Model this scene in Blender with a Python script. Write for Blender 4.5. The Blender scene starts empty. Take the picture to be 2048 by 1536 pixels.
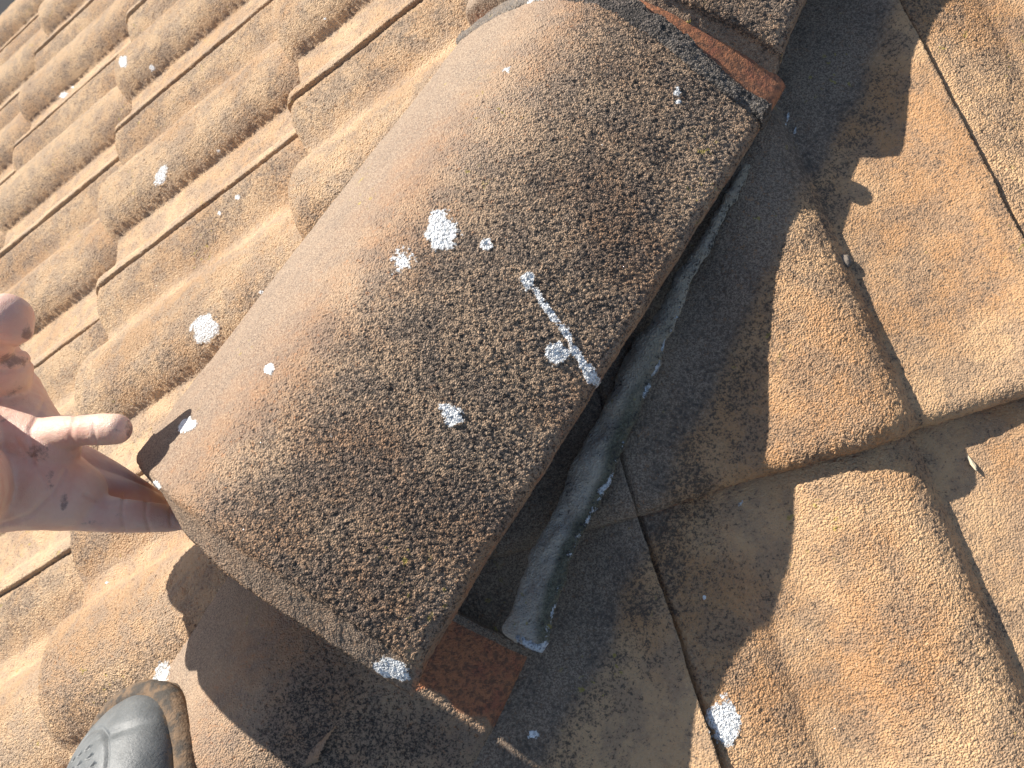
import bpy, bmesh, math
import numpy as np
from mathutils import Vector, Matrix

# ------------------------------------------------------------------ camera
F = 1700.0                       # focal length in photo pixels (2048 wide)
PITCH = math.radians(20.5); T = math.tan(PITCH)
OFF = np.array([0.0, 0.0, 6.0])  # the roof sits about six metres above the ground
def nz(a):
    a = np.array(a, float); return a / np.linalg.norm(a)
_d1 = nz([410 - 1024, -1390 - 768, F]); _s1 = nz([-3500 - 1024, 3400 - 768, F]); _s1 = nz(_s1 - _d1 * (_s1 @ _d1))
_n1 = np.cross(_d1, _s1)
_Z = -_s1 * math.sin(PITCH) + _n1 * math.cos(PITCH); _h = _s1 * math.cos(PITCH) + _n1 * math.sin(PITCH)
RW = np.array([-_h, _d1, _Z])    # rows: world axes seen from the camera

SC = bpy.context.scene
cam = bpy.data.cameras.new('camera'); camo = bpy.data.objects.new('camera', cam); SC.collection.objects.link(camo)
cam.sensor_width = 36; cam.lens = F / 2048 * 36; cam.clip_start = 0.02; cam.clip_end = 3000
M = Matrix.Identity(4)
for i in range(3):
    M[i][0] = RW[i][0]; M[i][1] = -RW[i][1]; M[i][2] = -RW[i][2]; M[i][3] = OFF[i]
camo.matrix_world = M
cam.dof.use_dof = True; cam.dof.focus_distance = 0.58; cam.dof.aperture_fstop = 18.0
SC.camera = camo

# ------------------------------------------------------------------ light
SUN = nz([-0.578, 0.492, 0.650])
elev = math.asin(SUN[2]); az = math.atan2(SUN[0], SUN[1])
w = bpy.data.worlds.new('World'); SC.world = w; w.use_nodes = True
wn = w.node_tree.nodes; wl = w.node_tree.links
sky = wn.new('ShaderNodeTexSky'); sky.sky_type = 'NISHITA'; sky.sun_disc = False
sky.sun_elevation = elev; sky.sun_rotation = az
bg = wn['Background']; bg.inputs['Strength'].default_value = 0.075
wl.new(sky.outputs[0], bg.inputs[0])
sl = bpy.data.lights.new('sun', 'SUN'); sl.energy = 4.6; sl.angle = math.radians(0.53); sl.color = (1.0, 0.94, 0.85)
so = bpy.data.objects.new('sun', sl); SC.collection.objects.link(so)
so.rotation_euler = Vector(SUN).to_track_quat('Z', 'Y').to_euler(); so.location = (-3, 2, 10)
SC.view_settings.view_transform = 'Standard'; SC.view_settings.look = 'None'
SC.view_settings.exposure = 0.8; SC.view_settings.gamma = 1

# ------------------------------------------------------------------ helpers
def ray(px, py): return RW @ np.array([(px - 1024) / F, (py - 768) / F, 1.0])
def PX(P):
    c = (np.asarray(P) - OFF) @ RW
    return 1024 + F * c[..., 0] / c[..., 2], 768 + F * c[..., 1] / c[..., 2]
def at(px, py, depth): return ray(px, py) * depth + OFF
NL = np.array([-T, 0, 1]); NR = np.array([0, -T, 1])
CL = -0.4633; CR = -0.607; HD = (CL - CR) / T
def hit(px, py, n, c):
    r = ray(px, py); return r * (c / (n @ r)) + OFF

def sm(a, b, x):
    t = np.clip((x - a) / (b - a), 0, 1); return t * t * (3 - 2 * t)
def _h(ix, iy, iz):
    n = (ix.astype(np.int64) * 374761393 + iy.astype(np.int64) * 668265263 + iz.astype(np.int64) * 2147483647) & 0xffffffff
    n = ((n ^ (n >> 13)) * 1274126177) & 0xffffffff
    return ((n ^ (n >> 16)) & 0xffff) / 65535.0
def noise(P, s, seed=0):
    Q = np.asarray(P) * s + seed * 17.31
    i = np.floor(Q).astype(np.int64); f = Q - i; f = f * f * (3 - 2 * f)
    r = 0
    for a in (0, 1):
        for b in (0, 1):
            for c in (0, 1):
                r = r + _h(i[..., 0] + a, i[..., 1] + b, i[..., 2] + c) * (f[..., 0] if a else 1 - f[..., 0]) * (f[..., 1] if b else 1 - f[..., 1]) * (f[..., 2] if c else 1 - f[..., 2])
    return r * 2 - 1
def fbm(P, s, o=3, seed=0):
    r = 0; a = 1; t = 0
    for k in range(o): r = r + a * noise(P, s * 2 ** k, seed + k); t += a; a *= .5
    return r / t

def make_mesh(name, V, Fq, mat, parent=None, attrs=None, smooth=True):
    V = np.asarray(V, np.float32); Fq = np.asarray(Fq, np.int32)
    used = np.unique(Fq); remap = -np.ones(len(V), np.int32); remap[used] = np.arange(len(used))
    V = V[used]; Fq = remap[Fq]
    me = bpy.data.meshes.new(name); nf = len(Fq)
    me.vertices.add(len(V)); me.vertices.foreach_set('co', V.ravel())
    me.loops.add(nf * 4); me.loops.foreach_set('vertex_index', Fq.ravel())
    me.polygons.add(nf); me.polygons.foreach_set('loop_start', np.arange(0, nf * 4, 4, dtype=np.int32))
    me.polygons.foreach_set('loop_total', np.full(nf, 4, np.int32))
    me.polygons.foreach_set('use_smooth', np.full(nf, smooth, bool))
    me.update(calc_edges=True)
    for k, a in (attrs or {}).items():
        at_ = me.attributes.new(k, 'FLOAT', 'POINT'); at_.data.foreach_set('value', np.asarray(a, np.float32)[used])
    me.materials.append(mat)
    o = bpy.data.objects.new(name, me); SC.collection.objects.link(o)
    if parent: o.parent = parent
    return o
def tag(o, label=None, cat=None, group=None, kind=None):
    if label: o['label'] = label
    if cat: o['category'] = cat
    if group: o['group'] = group
    if kind: o['kind'] = kind
    return o
def empty(name, loc):
    o = bpy.data.objects.new(name, None); SC.collection.objects.link(o); o.location = Vector([float(q) for q in loc]); o.empty_display_size = .05
    return o
def shell(topf, botf, us, vs, nw=5, keep=None):
    """closed slab between two height fields on the grid us x vs; returns verts, quads, per-vertex u, v, layer"""
    nu, nv = len(us), len(vs); U, Vv = np.meshgrid(us, vs, indexing='ij'); U = U.ravel(); Vv = Vv.ravel()
    top = topf(U, Vv); bot = botf(U, Vv); n = nu * nv
    idx = np.arange(n).reshape(nu, nv)
    q = np.stack([idx[:-1, :-1], idx[1:, :-1], idx[1:, 1:], idx[:-1, 1:]], -1).reshape(-1, 4)
    loop = np.concatenate([idx[:-1, 0], idx[-1, :-1], idx[:0:-1, -1], idx[0, :0:-1]])
    V = [top, bot]; Fs = [q, q[:, ::-1] + n]; uu = [U, U]; vv = [Vv, Vv]; ll = [np.zeros(n), np.ones(n)]
    rings = [loop]; base = 2 * n
    for k in range(1, nw):
        f = k / nw
        V.append(top[loop] * (1 - f) + bot[loop] * f); rings.append(base + np.arange(len(loop))); base += len(loop)
        uu.append(U[loop]); vv.append(Vv[loop]); ll.append(np.full(len(loop), f))
    rings.append(loop + n)
    for a, b in zip(rings[:-1], rings[1:]):
        Fs.append(np.stack([a, b, np.roll(b, -1), np.roll(a, -1)], -1))
    return np.concatenate(V), np.concatenate(Fs), np.concatenate(uu), np.concatenate(vv), np.concatenate(ll)

# ------------------------------------------------------------------ materials
class NT:
    def __init__(s, name, disp=False):
        s.m = bpy.data.materials.new(name); s.m.use_nodes = True; s.n = s.m.node_tree.nodes; s.l = s.m.node_tree.links
        s.b = s.n['Principled BSDF']; s.out = s.n['Material Output']
        if disp: s.m.displacement_method = 'BOTH'
    def k(s, t, **kw):
        x = s.n.new(t)
        for a, v in kw.items(): setattr(x, a, v)
        return x
    def put(s, v, sock):
        if isinstance(v, (int, float)): sock.default_value = v
        elif isinstance(v, tuple): sock.default_value = (*v, 1) if len(v) == 3 and sock.type == 'RGBA' else v
        else: s.l.new(v, sock)
    def math(s, op, a, b=0.0, c=0.0, clamp=False):
        x = s.k('ShaderNodeMath', operation=op, use_clamp=clamp); s.put(a, x.inputs[0]); s.put(b, x.inputs[1]); s.put(c, x.inputs[2]); return x.outputs[0]
    def ss(s, a, b, v):   # smoothstep
        x = s.k('ShaderNodeMapRange', interpolation_type='SMOOTHSTEP'); s.put(v, x.inputs[0]); s.put(a, x.inputs[1]); s.put(b, x.inputs[2]); return x.outputs[0]
    def mix(s, f, a, b):
        x = s.k('ShaderNodeMix', data_type='RGBA'); s.put(f, x.inputs[0]); s.put(a, x.inputs[6]); s.put(b, x.inputs[7]); return x.outputs[2]
    def nse(s, scale, vec, det=3, rough=.55):
        x = s.k('ShaderNodeTexNoise'); x.inputs['Scale'].default_value = scale; x.inputs['Detail'].default_value = det; x.inputs['Roughness'].default_value = rough
        s.l.new(vec, x.inputs['Vector']); return x.outputs[0]
    def vor(s, scale, vec, feat='F1', out=0):
        x = s.k('ShaderNodeTexVoronoi', feature=feat); x.inputs['Scale'].default_value = scale; s.l.new(vec, x.inputs['Vector']); return x.outputs[out]
    def att(s, name): return s.k('ShaderNodeAttribute', attribute_name=name).outputs['Fac']

def concrete(name, light=(.56, .38, .22), warm=(.46, .26, .13), grey=(.31, .235, .175), dark=(.034, .032, .031), bias=0.0, amp=1.0, scale=1.0, fleck=(.60, .30, .13), blotch=1.0, slurry=((.13, .099, .078), (.42, .325, .24)), crust=((.44, .44, .44), (.93, .93, .91)), dmax=.92):
    """sanded concrete roof tile: gritty relief, algae and painted-in grain shadow in the pits, lichen, unweathered and slurry-smoothed areas from vertex masks"""
    t = NT(name, True)
    pos = t.k('ShaderNodeTexCoord').outputs['Object']
    oi = t.k('ShaderNodeObjectInfo')
    add = t.k('ShaderNodeVectorMath', operation='MULTIPLY_ADD'); t.l.new(oi.outputs['Random'], add.inputs[0]); add.inputs[1].default_value = (7.1, 3.3, 5.7); t.l.new(pos, add.inputs[2])
    p = add.outputs[0]
    coarse, smooth, darkA, orange, lichen, smear = [t.att(k) for k in ('coarse', 'smoothed', 'dark', 'orange', 'lichen', 'smear')]
    g0 = t.nse(85 * scale, p, 2); gm = t.nse(400 * scale, p, 2, .6); gf = t.nse(820 * scale, p, 3, .65)
    vv = t.vor(760 * scale, p)
    rel = t.math('MULTIPLY', t.math('SUBTRACT', 1.0, vv), .65)
    rel = t.math('ADD', rel, t.math('MULTIPLY', gm, 1.3)); rel = t.math('ADD', rel, t.math('MULTIPLY', gf, .75))
    a = t.math('MULTIPLY', t.math('ADD', .22, t.math('MULTIPLY', coarse, 1.0)), t.math('SUBTRACT', 1.0, t.math('MULTIPLY', smooth, .75)))
    hgt = t.math('ADD', t.math('MULTIPLY', t.math('SUBTRACT', rel, 1.2), a), t.math('MULTIPLY', g0, .6))
    lim = t.ss(.44, .54, t.math('ADD', lichen, t.math('ADD', t.math('MULTIPLY', t.math('SUBTRACT', t.nse(420, p, 5, .75), .5), .85), t.math('MULTIPLY', t.math('SUBTRACT', t.nse(130, p, 3, .6), .5), 1.2))))
    hgt = t.math('ADD', hgt, t.math('MULTIPLY', lim, .5))
    d = t.k('ShaderNodeDisplacement'); d.inputs['Midlevel'].default_value = .3; d.inputs['Scale'].default_value = .0013 * amp
    t.l.new(hgt, d.inputs['Height']); t.l.new(d.outputs[0], t.out.inputs['Displacement'])
    big = t.nse(8, p, 4, .6); mid = t.nse(42, p, 5, .7); spk = t.nse(760 * scale, p, 3, .75); spk2 = t.nse(260 * scale, p, 4, .7)
    base = t.mix(t.ss(.42, .62, big), light, warm)
    base = t.mix(t.math('MULTIPLY', t.ss(.42, .6, mid), .55), base, grey)
    base = t.mix(t.math('MULTIPLY', t.ss(.5, .66, spk), .5), base, (.66, .48, .31))
    sm_ = t.mix(t.ss(.4, .6, spk), *slurry)
    base = t.mix(t.math('MULTIPLY', smear, .9), base, sm_)
    base = t.mix(t.math('MULTIPLY', t.ss(.57, .66, spk2), t.math('MULTIPLY', coarse, .55)), base, fleck)
    v = t.math('ADD', t.math('MULTIPLY', t.math('SUBTRACT', mid, .5), 1.3 * blotch), t.math('MULTIPLY', t.math('SUBTRACT', big, .5), 1.0 * blotch))
    v = t.math('ADD', v, t.math('MULTIPLY', t.math('SUBTRACT', spk2, .5), 1.2))
    v = t.math('ADD', v, t.math('MULTIPLY', t.math('SUBTRACT', spk, .5), 2.0))
    v = t.math('SUBTRACT', v, t.math('MULTIPLY', t.math('SUBTRACT', gm, .5), 1.3))  # pits painted darker for algae and for missing grain self-shadow
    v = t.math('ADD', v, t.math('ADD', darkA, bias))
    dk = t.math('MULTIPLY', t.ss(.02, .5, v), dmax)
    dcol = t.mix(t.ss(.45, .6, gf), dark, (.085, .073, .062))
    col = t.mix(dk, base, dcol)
    og = t.ss(.35, .65, t.math('ADD', orange, t.math('MULTIPLY', t.math('SUBTRACT', t.nse(70, p, 4, .7), .5), .8)))
    oc = t.mix(t.ss(.45, .7, mid), (.52, .22, .11), (.42, .15, .09))
    oc = t.mix(t.math('MULTIPLY', t.ss(.44, .6, spk2), .7), oc, (.13, .085, .065))
    col = t.mix(og, col, oc)
    yl = t.math('MULTIPLY', t.ss(.64, .70, t.nse(150, p, 2)), t.ss(.58, .66, t.nse(14, p, 2)))
    col = t.mix(t.math('MULTIPLY', yl, .6), col, (.42, .33, .06))
    wl_ = t.mix(t.ss(.36, .55, t.nse(600, p, 3)), *crust)
    col = t.mix(lim, col, wl_)
    t.l.new(col, t.b.inputs['Base Color'])
    t.put(.9, t.b.inputs['Roughness']); t.b.inputs['Specular IOR Level'].default_value = .3
    return t.m

M_FIELD = concrete('roof_tile_concrete', light=(.60, .425, .265), warm=(.50, .325, .19), grey=(.35, .275, .215), bias=-.14, blotch=.45, amp=1.6, dark=(.085, .07, .056), dmax=.85)
M_FIELD_R = concrete('shaded_slope_tile_concrete', light=(.62, .395, .215), warm=(.50, .28, .135), grey=(.33, .23, .155), bias=-.05, blotch=.6, amp=1.35, dark=(.075, .06, .048), dmax=.86)
M_HIP = concrete('hip_tile_concrete', light=(.48, .335, .22), warm=(.41, .25, .15), grey=(.28, .215, .17), bias=.03, amp=1.0, scale=1.15, blotch=.3, fleck=(.58, .27, .12))
M_MORTAR = concrete('mortar', light=(.20, .175, .15), warm=(.17, .14, .12), grey=(.15, .135, .125), bias=.05, amp=1.2, fleck=(.27, .24, .2))
M_BED = concrete('mortar_bed_material', light=(.56, .48, .38), warm=(.44, .37, .28), grey=(.40, .36, .31), bias=-.12, amp=1.0, fleck=(.25, .23, .18), slurry=((.058, .058, .034), (.18, .175, .12)), crust=((.22, .24, .27), (.62, .65, .68)))

def simple(name, col, rough=.8, bump=0, bscale=100, col2=None, cscale=40, spec=.3):
    t = NT(name); p = t.k('ShaderNodeTexCoord').outputs['Object']
    c = t.mix(t.ss(.4, .62, t.nse(cscale, p, 4, .65)), col, col2 or col)
    t.l.new(c, t.b.inputs['Base Color']); t.put(rough, t.b.inputs['Roughness']); t.b.inputs['Specular IOR Level'].default_value = spec
    if bump:
        b = t.k('ShaderNodeBump'); b.inputs['Strength'].default_value = 1; b.inputs['Distance'].default_value = bump
        t.l.new(t.nse(bscale, p, 4, .6), b.inputs['Height']); t.l.new(b.outputs[0], t.b.inputs['Normal'])
    return t.m

# ------------------------------------------------------------------ ground far below
me_g = np.array([[-600, -600, 0], [600, -600, 0], [600, 600, 0], [-600, 600, 0]], float)
g = make_mesh('ground', me_g, [[0, 1, 2, 3]], simple('paved_ground', (.025, .025, .03), .9, col2=(.035, .033, .03), cscale=.6))
tag(g, 'dark ground far below the roof', 'ground', kind='structure')

# ------------------------------------------------------------------ field tiles
def _prof(cu, ch, f):
    fu = np.linspace(-.02, .31, 1200); k = np.exp(-np.linspace(-2, 2, 13) ** 2); k /= k.sum()
    return fu, np.convolve(np.pad(np.interp(fu, cu, ch), 6, 'edge'), k, 'valid') * .001 * f
_PL = _prof([-.012, .0005, .004, .012, .026, .038, .048, .056, .061, .067, .080, .086, .093, .103, .117, .135, .152, .167, .181, .191, .198, .2025, .205, .250, .262, .270, .277, .284, .292, .3],
            [15, 15.5, 20, 20, 18, 14, 8.5, 3.5, .6, .1, .1, 3, 12, 22, 29, 34, 34.5, 32, 27, 20.5, 12.5, 4, .3, 0, 1.5, 7, 14, 19.5, 23, 23.2], 1.0)
_PR = _prof([-.012, .0005, .004, .012, .026, .038, .048, .055, .060, .064, .084, .092, .100, .112, .126, .140, .154, .164, .174, .182, .188, .191, .194, .225, .245, .262, .276, .288, .3],
            [9, 9.5, 16, 16, 14.6, 12, 8.6, 5, 1.4, .4, .2, 2, 6, 14, 21, 25.5, 27.5, 27, 23.5, 17.5, 9.5, 4, .5, 0, 1, 4.5, 11, 17.5, 20.5], .68)
def hprof(u, side): return np.interp(u, *(_PL if side == 'L' else _PR))
GX = .3215; STEP = .0345; STEP_R = .016; RBASE = -.016

LICH = []   # (target key, px, py, rx, ry, angle)
def lichen_mask(P, spots):
    x, y = PX(P); m = np.zeros(len(P))
    for (sx, sy, rx, ry, an, k) in spots:
        a = math.radians(an); dx = x - sx; dy = y - sy
        q = np.sqrt(((dx * math.cos(a) + dy * math.sin(a)) / rx) ** 2 + ((-dx * math.sin(a) + dy * math.cos(a)) / ry) ** 2)
        m = np.maximum(m, k * np.clip(1.25 - .75 * q, 0, 1))
    return m
SP_FIELD = [(410, 657, 24, 27, 20, 1), (247, 124, 8, 12, 10, 1), (304, 136, 6, 7, 0, .9), (128, 190, 9, 6, -35, .9), (323, 352, 10, 20, 25, 1), (322, 1355, 15, 30, 15, 1.1), (476, 395, 5, 5, 0, .9), (440, 427, 4, 4, 0, .9), (437, 300, 4, 4, 0, .8), (524, 585, 6, 4, 0, .9), (216, 1166, 5, 3, -30, .8), (650, 37, 3, 3, 0, .9), (146, 175, 4, 3, 0, .8)]
SP_RIGHT = [(1449, 1445, 30, 46, -12, 1.1), (1067, 1468, 14, 12, 0, .8), (1408, 1195, 4, 5, 0, .8), (1575, 235, 4, 22, 15, .62), (1590, 262, 5, 12, 15, .6), (1478, 1010, 5, 14, 30, .5)]

def field_tile(side, col0, noseval, res, label, group, cover, spots, mat, umin=-.012, seed=0, cut=None, dkfun=None, course=0, flat=1.0):
    """side 'L': slope falls to -X, columns run along -Y.  side 'R': slope falls to -Y, columns run along +X"""
    nv_ = int(.36 / res); nu_ = int(.31 / res)
    us = np.linspace(umin, .3, nu_); vs = np.concatenate([[0, .0008, .002, .004], np.linspace(.0065, .355, nv_)])
    rs = np.random.RandomState(seed); wob = rs.uniform(-.0015, .0015, 3); tiltu = rs.uniform(-.004, .004)
    def place(U, V, h):
        s = cover / .3
        if side == 'L': X = noseval + V * math.cos(PITCH); Y = col0 - U * s; Z = T * X + (CL - .022)
        else: Y = noseval + V * math.cos(PITCH); X = col0 + U * s; Z = T * Y + (CR + RBASE)
        P = np.stack([X, Y, Z], -1)
        n = nz([-T, 0, 1]) if side == 'L' else nz([0, -T, 1])
        return P + n * h[:, None] + OFF
    def H(U, V):
        uu = np.stack([U, V, U * 0 + seed], -1)
        h = hprof(U, side) * np.where(U < .215, flat, 1) + (STEP if side == 'L' else STEP_R) * course + tiltu * (U - .15) + wob[0]
        h = h + .0012 * fbm(uu, 22, 2, seed)
        r = .010 + .2 * hprof(U, side); e = np.clip((r - V) / r, 0, 1); h = h - r * (1 - np.sqrt(np.clip(1 - e * e, 0, 1)))
        return h
    def edge(U, V):     # ragged, slightly bowed nose
        k = np.exp(-V / .01)
        q = np.stack([U, V * 0, U * 0 + seed * 3.1], -1)
        return V + k * (.0016 * fbm(q, 60, 3, seed) - .009 * hprof(U, side) / .038)
    def uedge(U, V):
        k = np.exp(-(.3 - U) / .006) ; q = np.stack([V, V * 0, V * 0 + seed * 1.7], -1)
        return U + k * .0013 * fbm(q, 55, 3, seed + 5)
    top = lambda U, V: place(uedge(U, V), edge(U, V), H(U, V))
    def botf(U, V): return place(uedge(U, V), edge(U, V) + .002 * np.exp(-V / .01), hprof(U, side) * np.where(U < .215, flat, 1) + (STEP if side == 'L' else STEP_R) * course + tiltu * (U - .15) + wob[0] - .0135 - .017 * np.exp(-V / .025))
    V, Fq, u, v, lay = shell(top, botf, us, vs, 6)
    if cut is not None:
        c = V[Fq].mean(1); Fq = Fq[cut(c)]
        if len(Fq) < 50: return None
    o0 = V.mean(0) if cut is None else V[np.unique(Fq)].mean(0)
    big = fbm(V, 14, 3, 3)
    roll = np.exp(-((u - .142) / .034) ** 2)
    sho = sm(.0, .012, u) * (1 - sm(.045, .06, u))         # shoulder below the side lap, darker and coarser
    pan = (1 - sm(.06, .075, np.abs(u - .03))) * 0
    front = 1 - sm(.0, .03, v)
    dark = .12 * big + .14 * sho * (side == 'L') + (.24 if side == 'L' else .14) * np.exp(-((u - .186) / .018) ** 2) + (.10 * np.exp(-((u - .235) / .03) ** 2) if side == 'L' else 0) + .06 * sho - .05 * roll  # flank term: algae, plus shade painted in to deepen the roll's dark side
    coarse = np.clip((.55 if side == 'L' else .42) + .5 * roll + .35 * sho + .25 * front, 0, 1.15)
    smooth = (.12 if side == 'L' else .35) * (sm(.19, .2, u)) + .2 * (sm(.06, .075, u) * (1 - sm(.085, .095, u)))
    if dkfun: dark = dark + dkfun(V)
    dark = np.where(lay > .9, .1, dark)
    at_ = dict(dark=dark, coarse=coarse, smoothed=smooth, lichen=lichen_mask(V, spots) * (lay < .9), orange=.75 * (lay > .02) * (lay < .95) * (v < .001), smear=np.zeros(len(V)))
    if side == 'R':   # slurry washed along the hip
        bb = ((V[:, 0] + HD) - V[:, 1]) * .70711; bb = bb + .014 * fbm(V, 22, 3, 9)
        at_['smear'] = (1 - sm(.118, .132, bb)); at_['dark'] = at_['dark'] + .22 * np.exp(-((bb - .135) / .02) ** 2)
        at_['smoothed'] = np.maximum(smooth, .5 * at_['smear'])
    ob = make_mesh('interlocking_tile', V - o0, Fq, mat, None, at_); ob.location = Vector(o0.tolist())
    tag(ob, label, 'roof tile', group)
    return ob

cutL = lambda c: ((c[:, 0] + HD) - c[:, 1]) < 0.01
cutR = lambda c: ((c[:, 0] + HD) - c[:, 1]) > 0.004
cutL2 = lambda c: (cutL(c)) & (c[:, 1] < 2.26)
COV = .3185
COLS_L = [.806 + COV * k for k in (5, 4, 3, 2, 1, 0, -1, -2)]     # +Y edges of the columns, far to near
ordn = ['farthest', 'second farthest', 'third farthest', 'fourth farthest', 'fifth from the far end', 'sixth from the far end', 'seventh from the far end', 'nearest']
rown = {-2: 'course at the top left corner', -1: 'course reaching the left picture edge', 0: 'course ending above the hand', 1: 'course beside the lifted hip tile', 2: 'course at the top edge by the upper hip tile', 3: 'course highest up the slope', 4: 'last course'}
sd = 1
for ci in range(-2, 5):
    nzv = -.467 + GX * ci
    for k, y0 in enumerate(COLS_L):
        vis = False; lev = CL + STEP * ci / math.cos(PITCH)
        for a in np.linspace(0, 1, 7):
            for b in np.linspace(0, 1, 7):
                X = nzv + a * .33; Y = y0 - b * COV
                if X + HD - Y > -.01 or Y > 2.26: continue
                x, y = PX(np.array([X, Y, T * X + lev]) + OFF)
                if not (-40 < x < 2090 and -40 < y < 1580): continue
                # hidden by the hip tiles?
                g_ = (X + HD + Y) * .7071
                if x > 440 + (1340 - y) * .72 and y > 100: continue
                vis = True
        sd += 1
        if not vis: continue
        res = .0017 if y0 < 1.2 else (.0023 if y0 < 1.5 else .0032)
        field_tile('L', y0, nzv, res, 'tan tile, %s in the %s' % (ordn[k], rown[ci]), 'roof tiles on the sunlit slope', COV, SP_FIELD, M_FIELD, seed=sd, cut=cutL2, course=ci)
CX = .0355; CVR = .308
for r, ny in ((0, .262 - GX), (1, .262)):
    for k, x0 in enumerate((CX - CVR, CX, CX + CVR)):
        lab = {(0, 0): 'narrow shaded wedge of roof tile between lower hip tile and black side joint', (0, 1): 'big brown tile at bottom right with a white lichen disc on its corner',
               (0, 2): 'brown roof tile at the right picture edge below the course step', (1, 0): 'shaded cut roof tile beside the mortar bed under the lifted hip tile', (1, 1): 'large orange-brown roof tile right of the hip with a pebble on it',
               (1, 2): 'mossy-jointed roof tile in the top right corner beyond the side joint'}[(r, k)]
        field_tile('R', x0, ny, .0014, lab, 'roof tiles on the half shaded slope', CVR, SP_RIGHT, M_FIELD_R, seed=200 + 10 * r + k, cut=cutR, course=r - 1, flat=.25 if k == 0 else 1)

# roof deck under the tiles, and the house it covers
def deck():
    m = simple('roofing_felt', (.045, .032, .026), .95, .001, 200, (.06, .045, .038), 12)
    def zl(X): return T * X + CL - .075 + STEP / math.cos(PITCH) * (X + .467) / GX + OFF[2]
    def zr(Y): return T * Y + CR + RBASE - .048 + STEP_R / math.cos(PITCH) * (Y - .262) / GX + OFF[2]
    n = 40; V = []; Fq = []
    lim = np.linspace(-1.6, 1.9, n)           # hip parameter: Y along the hip
    for Y in lim:
        X = Y - HD; z = min(zl(X), zr(Y)) - .004
        V += [(-1.7, Y, zl(-1.7)), (X, Y, z), (X, -1.6, zr(-1.6))]
    V = np.array(V)
    for i in range(n - 1): a = 3 * i; Fq += [[a, a + 3, a + 4, a + 1], [a + 1, a + 4, a + 5, a + 2]]
    k = len(V); V = np.concatenate([V, [(-1.7, 2.24, zl(-1.7)), (1.9 - HD, 2.24, zl(1.9 - HD)), (-1.7, 1.9, zl(-1.7)), (1.9 - HD, 1.9, zl(1.9 - HD))]])
    Fq += [[k, k + 1, k + 3, k + 2]]
    make_mesh('roof_deck', V, Fq, m, smooth=False)['kind'] = 'structure'
    w = simple('render_wall', (.5, .46, .4), .9); zt = zl(-1.7) - .12
    c = [(-1.5, -1.4), (1.4, -1.4), (1.4, 2.1), (-1.5, 2.1)]
    V = [(x, y, z) for z in (0, zt - .3) for x, y in c]; make_mesh('house_wall', V, [[0, 1, 5, 4], [1, 2, 6, 5], [2, 3, 7, 6], [3, 0, 4, 7]], w, smooth=False)
    tag(bpy.data.objects['house_wall'], 'pale rendered house wall below the roof', 'wall', kind='structure')
deck()

# ------------------------------------------------------------------ hip tiles
G = nz([1, 1, T]); Bv = nz([1, -1, 0]); Cv = np.cross(Bv, G); Cv = Cv if Cv[2] > 0 else -Cv
HB = np.array([G, Bv, Cv]); H0 = np.array([-HD, 0, CR]) + OFF
def rotv(wv):
    th = np.linalg.norm(wv) + 1e-12; k = wv / th; K = np.array([[0, -k[2], k[1]], [k[2], 0, -k[0]], [-k[1], k[0], 0]])
    return np.eye(3) + math.sin(th) * K + (1 - math.cos(th)) * K @ K
class Pose:
    def __init__(s, p, r): s.o = np.array(p); s.R = rotv(np.array(r))
    def __call__(s, a, b, c):
        l = np.stack([a - HL / 2, b, c], -1) @ s.R.T + s.o
        return H0 + l @ HB
HW, HL, HR = .2759, .4313, .0706
def hc(b): return HR * (1 - (np.sqrt((b / (HW / 2)) ** 2 + .30) - .5477) / (1.1402 - .5477))
MAIN = Pose([.56628, -.06435, .02801], [-.003, .1080, .0632])
LOW = Pose([.16149, -.05513, -.05714], [.05469, -.03568, .01341])
UPP = Pose([1.0290, -.0603, .0220], [.01974, -.02281, -.02234])

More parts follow.
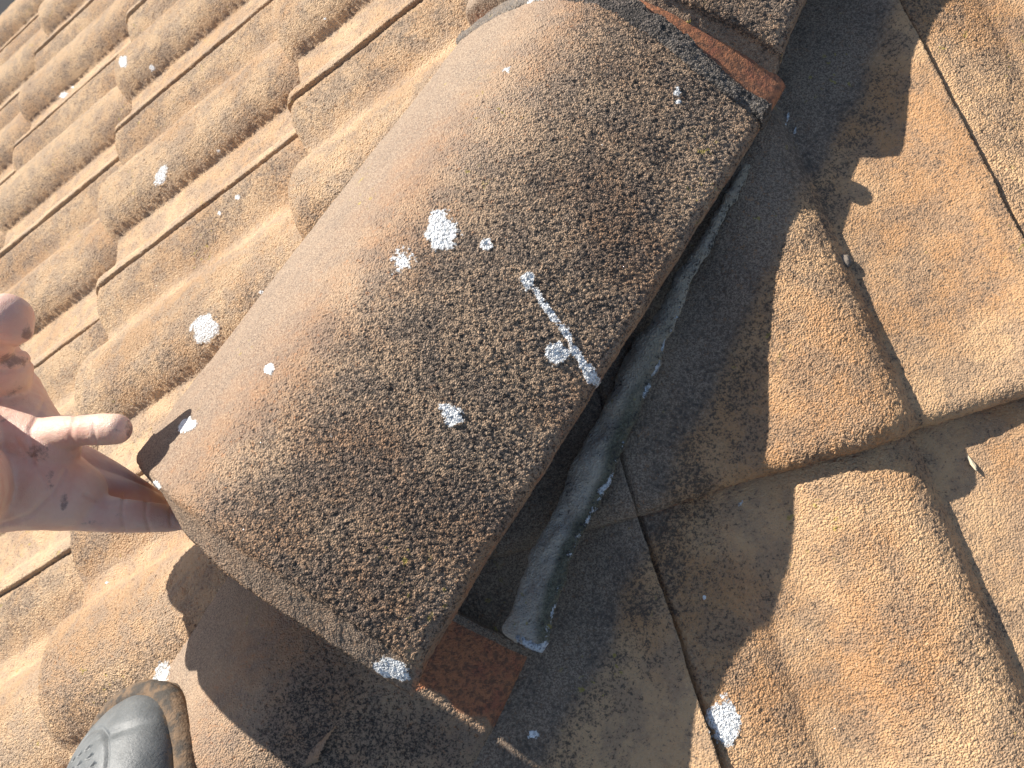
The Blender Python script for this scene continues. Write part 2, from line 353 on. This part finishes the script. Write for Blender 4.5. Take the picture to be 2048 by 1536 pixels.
def hip_tile(pose, label, extra, res, recess, spots, attrf, name='hip_tile', seed=0, mat=None):
    root = empty(name, pose(np.array([0.0]), np.array([0.0]), np.array([0.0]))[0]); o0 = np.array(root.location)
    tag(root, label, 'ridge tile', 'hip tiles capping the hip')
    # arc-length spaced section
    bb = np.linspace(-HW / 2, HW / 2, 2001); L = np.concatenate([[0], np.cumsum(np.hypot(np.diff(bb), np.diff(hc(bb))))])
    ns = int(L[-1] / res); us = np.interp(np.linspace(0, L[-1], ns), L, bb)
    vs = np.concatenate([[0, .0009, .0025], np.linspace(.0045, HL + extra, int((HL + extra) / res))])
    def ends(U, V):
        q = np.stack([U, V * 0, U * 0 + seed], -1); k = np.exp(-V / .012); k2 = np.exp(-(HL + extra - V) / .01)
        a = V + k * .0022 * fbm(q, 45, 3, seed) + k2 * .002 * fbm(q, 60, 3, seed + 3)
        q2 = np.stack([V, V * 0, V * 0 + np.sign(U) * 3 + seed], -1); e = np.exp(-(HW / 2 - np.abs(U)) / .008)
        return a, U + np.sign(U) * e * .0016 * fbm(q2, 40, 3, seed + 7)
    def rnd(U, V):
        r = .007; e = np.clip((r - V) / r, 0, 1); d1 = r * (1 - np.sqrt(np.clip(1 - e * e, 0, 1)))
        r = .005; e = np.clip((r - (HW / 2 - np.abs(U))) / r, 0, 1); return d1 + .8 * r * (1 - np.sqrt(np.clip(1 - e * e, 0, 1)))
    def top(U, V):
        a, b = ends(U, V); P = np.stack([U, V, U * 0 + seed], -1)
        c = hc(U) - rnd(U, V) + .0014 * fbm(P, 16, 2, seed) - recess * sm(HL + .001, HL + .006, V)
        return pose(a, b, c)
    def bot(U, V):
        a, b = ends(U, V); th = .017 + .012 * np.exp(-V / .02); a = a - (.004 + .014 * sm(-.75, .2, U / (HW / 2))) * np.exp(-V / .02)
        s = 1 - .03 * np.abs(U / (HW / 2)) ** 4
        return pose(a, b * s, hc(U) - th)
    V, Fq, u, v, lay = shell(top, bot, us, vs, 9)
    at_ = dict(dark=np.zeros(len(V)), coarse=np.ones(len(V)) * .6, smoothed=np.zeros(len(V)), orange=np.zeros(len(V)), smear=np.zeros(len(V)), lichen=lichen_mask(V, spots) * (lay < .98))
    attrf(at_, V, u, v, lay)
    make_mesh('tile_body', V - o0, Fq, mat or M_HIP, root, at_)
    return root
def hip_common(A, V, u, v, lay):
    s = u / (HW / 2); n = fbm(V, 9, 3, 21)
    A['coarse'] = .26 + .82 * sm(-.5, .15, s + .12 * n)
    A['smear'] = .9 * (1 - sm(-.5, .02, s + .22 * n))
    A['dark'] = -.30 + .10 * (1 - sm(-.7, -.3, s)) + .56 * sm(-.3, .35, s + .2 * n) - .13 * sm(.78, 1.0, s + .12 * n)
    wall = (lay > .01) & (lay < .99)
    A['coarse'] = np.where(wall, .5, A['coarse']); A['smear'] = np.where(wall, .7, A['smear']); A['dark'] = np.where(wall, -.02, A['dark'])
    A['orange'] = np.where(lay > .99, .0, A['orange']); A['dark'] = np.where(lay > .99, .08, A['dark'])
def a_main(A, V, u, v, lay):
    hip_common(A, V, u, v, lay)
    A['orange'] = sm(HL - .002, HL + .004, v) * 1.4 * (lay < .99)
    A['coarse'] *= 1 - .8 * sm(HL, HL + .004, v)
    A['smoothed'] = .8 * sm(HL, HL + .004, v)
    A['orange'] = np.maximum(A['orange'], .30 * sm(.93, .985, u / (HW / 2)) * (lay < .5)); rw = (u > HW / 2 - .002) & (lay > .01) & (lay < .99); A['orange'] = np.where(rw, .42, A['orange']); A['smear'] = np.where(rw, .2, A['smear'])
def a_low(A, V, u, v, lay):
    hip_common(A, V, u, v, lay)
    edge = HL - .05 + .01 * fbm(V, 50, 2, 4)
    A['orange'] = sm(edge - .012, edge + .006, v) * (lay < .6) * 1.1 * sm(.42, .6, u / (HW / 2))
    e = (v > HL - .006) & (u > 0); A['orange'] = np.where(e, 0, A['orange']); A['smear'] = np.where(e, .95, A['smear']); A['dark'] = np.where(e, .12, A['dark'])
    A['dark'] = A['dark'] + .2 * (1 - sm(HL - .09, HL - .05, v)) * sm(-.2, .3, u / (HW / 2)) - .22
def a_upp(A, V, u, v, lay):
    hip_common(A, V, u, v, lay); A['dark'] += .03
SP_MAIN = [(880, 465, 33, 40, 0, .95), (808, 520, 24, 30, 30, .66), (972, 490, 12, 14, 0, .85), (1055, 562, 16, 20, 0, .9), (1075, 590, 9, 26, -35, .78), (1100, 625, 8, 34, -35, .78), (1130, 665, 9, 32, -35, .78),
           (1115, 705, 24, 24, 0, .9), (1155, 710, 10, 40, -35, .8), (1180, 750, 14, 30, -35, .95), (538, 740, 13, 10, -30, .9), (376, 851, 19, 11, -40, 1.1), (903, 832, 22, 24, 0, .85), (885, 815, 14, 9, 30, .6),
           (1354, 185, 9, 20, 0, .62), (1356, 204, 9, 9, 0, .66), (1010, 145, 22, 7, -45, .52), (314, 970, 8, 11, -30, .8), (785, 1338, 34, 19, 15, 1.1), (660, 860, 3, 60, -12, .42), (1207, 290, 7, 4, 0, .5)]
main = hip_tile(MAIN, 'large lifted hip tile with white lichen, held up at its corner by the hand', .037, .0012, .003, SP_MAIN, a_main, seed=1)
# ragged mortar left on the head of the lifted tile
def strip():
    us = np.linspace(-HW / 2 - .002, HW / 2 + .001, 230); vs = np.linspace(0, 1, 26)
    def pos(U, V, up):
        q = np.stack([U, U * 0, U * 0], -1); q2 = np.stack([U, V * .02, U * 0], -1)
        a0 = HL - .003 + .0035 * fbm(q, 40, 3, 31); wdt = .016 + .006 * fbm(q, 35, 3, 32) + .004 * fbm(q, 140, 2, 33)
        a = a0 + wdt * V
        hh = (.0032 + .0022 * fbm(q2, 60, 3, 34)) * np.clip(4 * V, 0, 1) ** .5 * np.clip(5 * (1 - V), .35, 1) + .0005 * sm(.02, .06, U) + .002 * sm(HW / 2 - .012, HW / 2, U)
        return MAIN(a, U, hc(np.clip(U, -HW / 2, HW / 2)) - .001 + (hh if up else -.008))
    V, Fq, u, v, lay = shell(lambda U, V: pos(U, V, 1), lambda U, V: pos(U, V, 0), us, vs, 4)
    o0 = np.array(main.location)
    make_mesh('mortar_rim', V - o0, Fq, M_MORTAR, main, dict(dark=.22 + .1 * fbm(V, 30, 3) - .35 * sm(.0, -.06, u), coarse=np.full(len(V), .75), smoothed=np.zeros(len(V)), orange=np.zeros(len(V)), smear=np.zeros(len(V)), lichen=.44 * np.exp(-((u + .03) / .03) ** 2)))
strip()
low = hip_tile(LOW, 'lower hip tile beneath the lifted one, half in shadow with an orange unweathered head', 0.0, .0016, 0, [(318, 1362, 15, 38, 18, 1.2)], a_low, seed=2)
upp = hip_tile(UPP, 'upper hip tile cut off by the top picture edge, above the orange gap', 0.0, .0018, 0, [], a_upp, seed=3)

# mortar bed along the right of the hip
def bed():
    px = [(1500, 330, 10), (1462, 400, 14), (1425, 470, 18), (1370, 560, 24), (1312, 680, 30), (1262, 780, 36), (1215, 880, 42), (1165, 980, 46), (1118, 1080, 50), (1080, 1180, 52), (1052, 1268, 50), (1046, 1290, 44)]
    C0 = []; rad = []
    for x, y, r in px:
        C0.append(hit(x - 5, y, NR, CR + .004)); rad.append(r * (.38 + .13 * min(1, max(0, (y - 500) / 400))) / F)
    C0 = np.array(C0); tt = np.linspace(0, len(px) - 1, 220); ctr = np.stack([np.interp(tt, range(len(px)), C0[:, i]) for i in range(3)], -1); rr = np.interp(tt, range(len(px)), rad)
    na = 56; ang = np.linspace(0, 2 * np.pi, na, endpoint=False); V = []
    side = Bv; upv = nz([0, -T, 1])
    for i in range(len(tt)):
        cap = min(1, math.sqrt(max(0.02, 1 - max(0, (i - 212) / 7.5) ** 2)))
        V.append(ctr[i] + rr[i] * cap * (np.cos(ang)[:, None] * side * 1.0 + np.sin(ang)[:, None] * upv * .48))
    V = np.concatenate(V); ax = np.repeat(ctr, na, 0); n = V - ax; n /= np.linalg.norm(n, axis=1)[:, None] + 1e-9
    V = V + n * (.0075 * fbm(V, 24, 4, 8) + .0026 * fbm(V, 95, 3, 9))[:, None]
    idx = np.arange(len(V)).reshape(-1, na); a = idx[:-1]; b = idx[1:]
    Fq = np.stack([a, b, np.roll(b, -1, 1), np.roll(a, -1, 1)], -1).reshape(-1, 4)
    e = idx[-1]; c = np.stack([e[:na // 2 - 1], e[1:na // 2], e[::-1][:na // 2 - 1], e[::-1][:na // 2 - 1]], -1)
    x, y = PX(V); ca = np.tile(np.cos(ang), len(tt)); yy = np.repeat(tt, na)
    lich = .50 * np.exp(-((ca - .90) / .22) ** 2) * (1 + .8 * fbm(V, 45, 3, 3)) * sm(2.5, 4, yy) + .6 * sm(9.7, 10.4, yy) * (ca > -.3)
    gr = np.clip(np.exp(-((yy - 8.2) / 1.6) ** 2), 0, 1)
    o0 = V.mean(0)
    o = make_mesh('mortar_bed', V - o0, Fq, M_BED, None, dict(dark=.25 * np.exp(-((ca - .8) / .28) ** 2) + .12 * gr - .02, coarse=np.full(len(V), .8), smoothed=np.zeros(len(V)), orange=np.zeros(len(V)), smear=sm(.1, .6, ca + .5 * fbm(V, 30, 2, 5)) * sm(3, 6, yy), lichen=lich))
    o.location = Vector(o0.tolist()); tag(o, 'long rounded strip of grey-green mortar exposed under the right edge of the lifted hip tile', 'mortar')
bed()

# pebble and splinter
def pebble(px, py, r, name, label, sc, seed, col, lift=0.001):
    P = hit(px, py, NR, CR + RBASE + lift) + nz([0, -T, 1]) * r * .45
    bm = bmesh.new(); bmesh.ops.create_icosphere(bm, subdivisions=4, radius=1)
    for v in bm.verts:
        p = np.array(v.co); k = 1 + .28 * float(fbm(p[None], 1.6, 2, seed)[0]) + .08 * float(fbm(p[None], 6, 2, seed)[0])
        v.co = Vector((p * k * r * np.array(sc)).tolist())
    me = bpy.data.meshes.new(name); bm.to_mesh(me); bm.free()
    for f in me.polygons: f.use_smooth = True
    o = bpy.data.objects.new(name, me); SC.collection.objects.link(o); o.location = Vector(P.tolist()); me.materials.append(col)
    tag(o, label, 'pebble'); return o
pb = simple('pebble_stone', (.30, .25, .20), .9, .0006, 700, (.18, .15, .12), 120)
pebble(1687, 524, .0052, 'pebble', 'small grey pebble lying in the pan of the large tile', (.85, 1.25, .8), 3, pb)
sp_ = pebble(1940, 925, .0045, 'straw_piece', 'pale straw splinter lying on the tile below the step', (.28, 1.5, .25), 5, simple('straw', (.62, .52, .36), .8), lift=-.019); sp_['category'] = 'straw'

# ------------------------------------------------------------------ the person: a hand with its forearm, and a boot
person = empty('person', at(60, 950, .56)); PO = np.array(person.location)
tag(person, 'person with a dirty bare hand under the tile corner and a grey boot', 'person')

def blob_mesh(chains, voxel, smooth_it, name, mat, parent, origin, post=None):
    bm = bmesh.new()
    for ch in chains:
        pts = [(at(x, y, d), r * d / F) for x, y, d, r in ch]
        for (p0, r0), (p1, r1) in zip(pts[:-1], pts[1:]):
            n = max(2, int(np.linalg.norm(p1 - p0) / (min(r0, r1) * .22)))
            for i in range(n + 1):
                f = i / n; p = p0 * (1 - f) + p1 * f - origin; r = r0 * (1 - f) + r1 * f
                bmesh.ops.create_icosphere(bm, subdivisions=3, radius=r, matrix=Matrix.Translation(Vector(p.tolist())))
    me = bpy.data.meshes.new('tmp'); bm.to_mesh(me); bm.free()
    o = bpy.data.objects.new('tmp', me); SC.collection.objects.link(o)
    m = o.modifiers.new('r', 'REMESH'); m.mode = 'VOXEL'; m.voxel_size = voxel; m.use_smooth_shade = True
    m2 = o.modifiers.new('s', 'SMOOTH'); m2.iterations = smooth_it; m2.factor = .5
    dg = bpy.context.evaluated_depsgraph_get(); dg.update()
    res = bpy.data.meshes.new_from_object(o.evaluated_get(dg)); bpy.data.objects.remove(o)
    n = len(res.vertices); V = np.empty(n * 3, np.float32); res.vertices.foreach_get('co', V); V = V.reshape(-1, 3).astype(float)
    N = np.empty(n * 3, np.float32); res.vertices.foreach_get('normal', N); N = N.reshape(-1, 3).astype(float)
    if post:
        V, attrs = post(V + origin, N); V = V - origin
        res.vertices.foreach_set('co', V.astype(np.float32).ravel())
        for k, a in attrs.items():
            q = res.attributes.new(k, 'FLOAT', 'POINT'); q.data.foreach_set('value', a.astype(np.float32))
    res.polygons.foreach_set('use_smooth', np.ones(len(res.polygons), bool)); res.name = name
    res.materials.clear(); res.materials.append(mat); res.update()
    ob = bpy.data.objects.new(name, res); SC.collection.objects.link(ob); ob.parent = parent
    return ob

def skin():
    t = NT('skin'); p = t.k('ShaderNodeTexCoord').outputs['Object']; dirt = t.att('dirt')
    c = t.mix(t.ss(.35, .65, t.nse(45, p, 4, .6)), (.82, .56, .45), (.77, .46, .36))
    c = t.mix(t.math('MULTIPLY', t.ss(.5, .72, t.nse(25, p, 3)), .5), c, (.84, .62, .47))
    f = t.ss(.45, .75, t.math('ADD', dirt, t.math('MULTIPLY', t.math('SUBTRACT', t.nse(160, p, 5, .75), .5), 1.1)))
    c = t.mix(t.math('MULTIPLY', f, .72), c, (.15, .10, .105))
    t.l.new(c, t.b.inputs['Base Color']); t.put(.48, t.b.inputs['Roughness'])
    t.b.inputs['Subsurface Weight'].default_value = .2; t.b.inputs['Subsurface Radius'].default_value = (.006, .002, .001); t.b.inputs['Subsurface Scale'].default_value = 1.0
    b = t.k('ShaderNodeBump'); b.inputs['Strength'].default_value = .8; b.inputs['Distance'].default_value = .0006
    h = t.math('ADD', t.math('MULTIPLY', t.vor(900, p, 'DISTANCE_TO_EDGE'), .8), t.nse(260, p, 4, .65))
    t.l.new(h, b.inputs['Height']); t.l.new(b.outputs[0], t.b.inputs['Normal'])
    return t.m

CREASE = [([(0, 1052), (60, 1030), (105, 985), (130, 940)], 5, .0012), ([(247, 990), (244, 1030), (250, 1062)], 4, .0011), ([(293, 1000), (292, 1035), (300, 1062)], 4, .0009), ([(340, 1010), (343, 1050)], 4, .0009),
          ([(-5, 742), (40, 738), (75, 715)], 5, .0012), ([(60, 690), (40, 700), (0, 690)], 6, .0016), ([(90, 800), (60, 860), (66, 930)], 5, .0008), ([(30, 880), (70, 930), (110, 1000)], 4, .0007),
          ([(188, 840), (190, 885)], 4, .0006), ([(150, 830), (140, 870), (150, 900)], 5, .0008), ([(170, 990), (210, 1010), (235, 1005)], 4, .0009)]
DIRT = [(25, 722, 42, 17, .7), (55, 668, 12, 20, .7), (15, 830, 34, 24, .45), (50, 880, 20, 16, .4), (72, 905, 30, 20, .62), (100, 955, 12, 34, .55), (128, 1005, 12, 24, .6), (30, 790, 26, 30, .5), (180, 1045, 60, 9, .45), (257, 858, 12, 30, .6), (236, 870, 20, 20, .4),
        (235, 1035, 34, 12, .42), (285, 1052, 34, 9, .42), (335, 1035, 24, 20, .36), (368, 1045, 20, 18, .5), (90, 790, 8, 30, .35), (10, 1000, 30, 20, .25)]
def hand_post(V, N):
    x, y = PX(V); dep = (V - OFF) @ RW[:, 2]
    off = .0006 * fbm(V, 60, 3, 50) + .0012 * fbm(V, 22, 2, 51)
    for pl, wd, dp in CREASE:
        dmin = np.full(len(V), 1e9)
        for (x0, y0), (x1, y1) in zip(pl[:-1], pl[1:]):
            ex, ey = x1 - x0, y1 - y0; tt = np.clip(((x - x0) * ex + (y - y0) * ey) / (ex * ex + ey * ey), 0, 1)
            dmin = np.minimum(dmin, np.hypot(x - x0 - tt * ex, y - y0 - tt * ey))
        off = off - dp * np.exp(-(dmin / wd) ** 2)
    d = np.zeros(len(V))
    for cx, cy, rx, ry, k in DIRT:
        q = np.sqrt(((x - cx) / rx) ** 2 + ((y - cy) / ry) ** 2); d = np.maximum(d, k * np.clip(1.35 - .7 * q, 0, 1))
    return V + N * off[:, None], dict(dirt=d)
chains = [
    [(-170, 800, .60, 74), (-85, 712, .575, 64), (-20, 665, .552, 60), (12, 640, .544, 53), (28, 655, .544, 38)],               # thumb
    [(-900, 1400, .20, 200), (-560, 1180, .26, 235), (-310, 1060, .355, 228), (-172, 1000, .44, 140), (-84, 968, .545, 104)],    # forearm and heel of the hand, thickened out of frame to widen its shadow
    [(-600, 1040, .25, 240), (-330, 955, .36, 190), (-175, 905, .475, 118), (-95, 880, .56, 96)],  # unseen extra arm bulk, added to shade the lower hip tile
    [(-90, 770, .60, 92), (-30, 752, .585, 84), (-2, 740, .575, 62)],
    [(-90, 830, .62, 100), (-25, 808, .61, 104), (5, 835, .60, 92), (35, 890, .58, 95)],
    [(-40, 960, .585, 108), (30, 960, .575, 104), (95, 975, .57, 86), (140, 990, .57, 70)],
    [(20, 880, .58, 90), (75, 890, .57, 66), (110, 895, .565, 50)],
    [(70, 890, .575, 56), (120, 868, .56, 38), (165, 860, .552, 31), (205, 859, .549, 31), (232, 858, .547, 29)],             # index
    [(90, 920, .585, 60), (160, 925, .60, 36), (215, 948, .61, 28), (262, 975, .62, 25), (320, 1010, .63, 22)],                 # middle
    [(110, 965, .585, 60), (180, 972, .593, 36), (240, 985, .604, 28), (290, 1003, .612, 25), (345, 1025, .625, 21)],           # ring
    [(110, 1000, .575, 62), (170, 1022, .572, 42), (225, 1030, .572, 36), (285, 1034, .578, 33), (330, 1037, .585, 29), (368, 1042, .59, 19)],   # little
]
hand = blob_mesh(chains, .0013, 5, 'hand', skin(), person, PO, hand_post)

# boot, toe towards the top of the picture
def boot():
    base = hit(292, 1412, NL, CL + .015) ; back = hit(302, 1626, NL, CL + .015)
    fwd = nz(base - back); up = nz([-T, 0, 1]); up = nz(up - fwd * (up @ fwd)); right = np.cross(fwd, up)
    root = empty('boot', base); root.parent = person; root.location = Vector((base - PO).tolist())
    def hw(s): return np.where(s < .062, .051 * np.clip(1 - (1 - s / .062) ** 2.3, 0, 1) ** .5, .051 + .004 * sm(.07, .12, s) - .012 * sm(.14, .22, s) + .004 * sm(.22, .27, s)) * np.where(s > .26, np.sqrt(np.clip(1 - ((s - .26) / .035) ** 2, 0, 1)), 1)
    def ht(s): return .020 + .034 * np.clip(1 - (1 - s / .085) ** 2, 0, 1) ** .7 * (s < .085) + .034 * (s >= .085) + .05 * sm(.10, .19, s) + .015 * sm(.18, .22, s)
    def P(s, a, k=1.0, z0=0.0, hk=1.0, ex=2.4):
        c, si = np.cos(a), np.sin(a); w = hw(s) * k
        x = w * np.sign(c) * np.abs(c) ** (2 / ex); z = (ht(s) * hk - .018) * np.sign(si) * np.abs(si) ** (2 / ex) + .018 + z0
        return base + (-s)[:, None] * fwd + x[:, None] * right + z[:, None] * up
    ss_ = np.concatenate([[.0002], .03 * (1 - np.cos(np.linspace(.06, np.pi / 2, 50))), np.arange(.0305, .12, .0005), np.linspace(.121, .294, 90)])
    an = np.linspace(-.15, np.pi + .15, 330)
    S, A = np.meshgrid(ss_, an, indexing='ij'); S = S.ravel(); A = A.ravel()
    V = P(S, A)
    cx = np.cos(A)
    # welt line of the stud panel, creases and small dents
    q = np.stack([S, A * .05, S * 0], -1)
    edge_d = np.abs(np.hypot((S - .062) / .042, (A - 1.78) / .55) - 1) * .03
    off = .0007 * fbm(q, 30, 3, 60) - .0014 * np.exp(-(edge_d / .0016) ** 2) + .0006 * (np.hypot((S - .062) / .042, (A - 1.78) / .55) < 1)
    off -= .0018 * np.exp(-((S - .032 - .006 * np.sin(A * 2)) / .004) ** 2) * sm(.3, .9, A) * (1 - sm(1.2, 1.6, A))
    for i, s0 in enumerate(np.arange(.028, .105, .0085)):
        for j in range(7):
            a0 = 1.38 + j * .15 + (.07 if i % 2 else 0)
            if math.hypot((s0 - .066) / .040, (a0 - 1.78) / .55) > .84: continue
            off -= .0015 * np.clip(1.6 - 1.6 * (np.abs(S - s0) / .0030 + np.abs(A - a0) / .062), 0, 1)
    V = V + off[:, None] * up
    idx = np.arange(len(V)).reshape(len(ss_), len(an)); Fq = np.stack([idx[:-1, :-1], idx[:-1, 1:], idx[1:, 1:], idx[1:, :-1]], -1).reshape(-1, 4)
    t = NT('boot_rubber'); p = t.k('ShaderNodeTexCoord').outputs['Object']; gr = t.att('grime')
    c = t.mix(t.ss(.35, .65, t.nse(55, p, 4, .6)), (.105, .115, .12), (.15, .16, .165))
    c = t.mix(t.math('MULTIPLY', t.ss(.5, .7, t.nse(420, p, 4, .7)), .35), c, (.22, .22, .205))
    c = t.mix(t.ss(.4, .7, t.math('ADD', gr, t.math('MULTIPLY', t.math('SUBTRACT', t.nse(200, p, 4, .7), .5), .9))), c, (.26, .19, .12))
    t.l.new(c, t.b.inputs['Base Color']); t.l.new(t.math('ADD', .38, t.math('MULTIPLY', t.nse(90, p, 3), .22)), t.b.inputs['Roughness'])
    b = t.k('ShaderNodeBump'); b.inputs['Distance'].default_value = .0004; t.l.new(t.nse(500, p, 4, .7), b.inputs['Height']); t.l.new(b.outputs[0], t.b.inputs['Normal'])
    gm = np.exp(-((A + .0) / .35) ** 2) * .7 + .7 * np.exp(-(S / .004) ** 2)
    make_mesh('upper', V - base, Fq, t.m, root, dict(grime=gm))
    # worn sole rim
    a2 = np.linspace(0, 2 * np.pi, 48, endpoint=False); out = []
    sl = np.concatenate([.07 * (1 - np.cos(np.linspace(.0, np.pi / 2, 70))), np.linspace(.0715, .2948, 120)]); xs = np.concatenate([-hw(sl)[::-1], hw(sl)]); sy = np.concatenate([sl[::-1], sl])
    cx_ = np.stack([xs, -sy], -1); d = np.gradient(cx_, axis=0); d /= np.linalg.norm(d, axis=1)[:, None] + 1e-9; nrm = np.stack([-d[:, 1], d[:, 0]], -1)
    ctr = np.array([0, -.1]); nrm *= np.sign(((cx_ - ctr) * nrm).sum(1))[:, None]
    prof = [(-.012, -.004), (.006, -.004), (.0095, .000), (.0105, .004), (.0105, .009), (.0085, .0102), (.0105, .0115), (.0108, .017), (.0085, .0215), (.004, .024), (.000, .0245), (-.005, .023)]
    V = []
    for po, pz in prof:
        q = np.stack([cx_[:, 0], cx_[:, 1], np.full(len(cx_), pz * 2 + po)], -1)
        o_ = po + .0012 * fbm(q, 60, 3, 70) + .0006 * fbm(q, 260, 2, 71); z_ = pz + .0010 * fbm(q, 90, 3, 72)
        xy = cx_ + nrm * o_[:, None]
        V.append(base + xy[:, :1] * right + xy[:, 1:] * fwd + z_[:, None] * up)
    V = np.concatenate(V); idx = np.arange(len(V)).reshape(len(prof), -1); Fq = np.stack([idx[:-1, :-1], idx[:-1, 1:], idx[1:, 1:], idx[1:, :-1]], -1).reshape(-1, 4)
    make_mesh('sole', V - base, Fq, simple('worn_sole', (.20, .135, .085), .85, .0012, 350, (.075, .065, .055), 90), root)
boot()
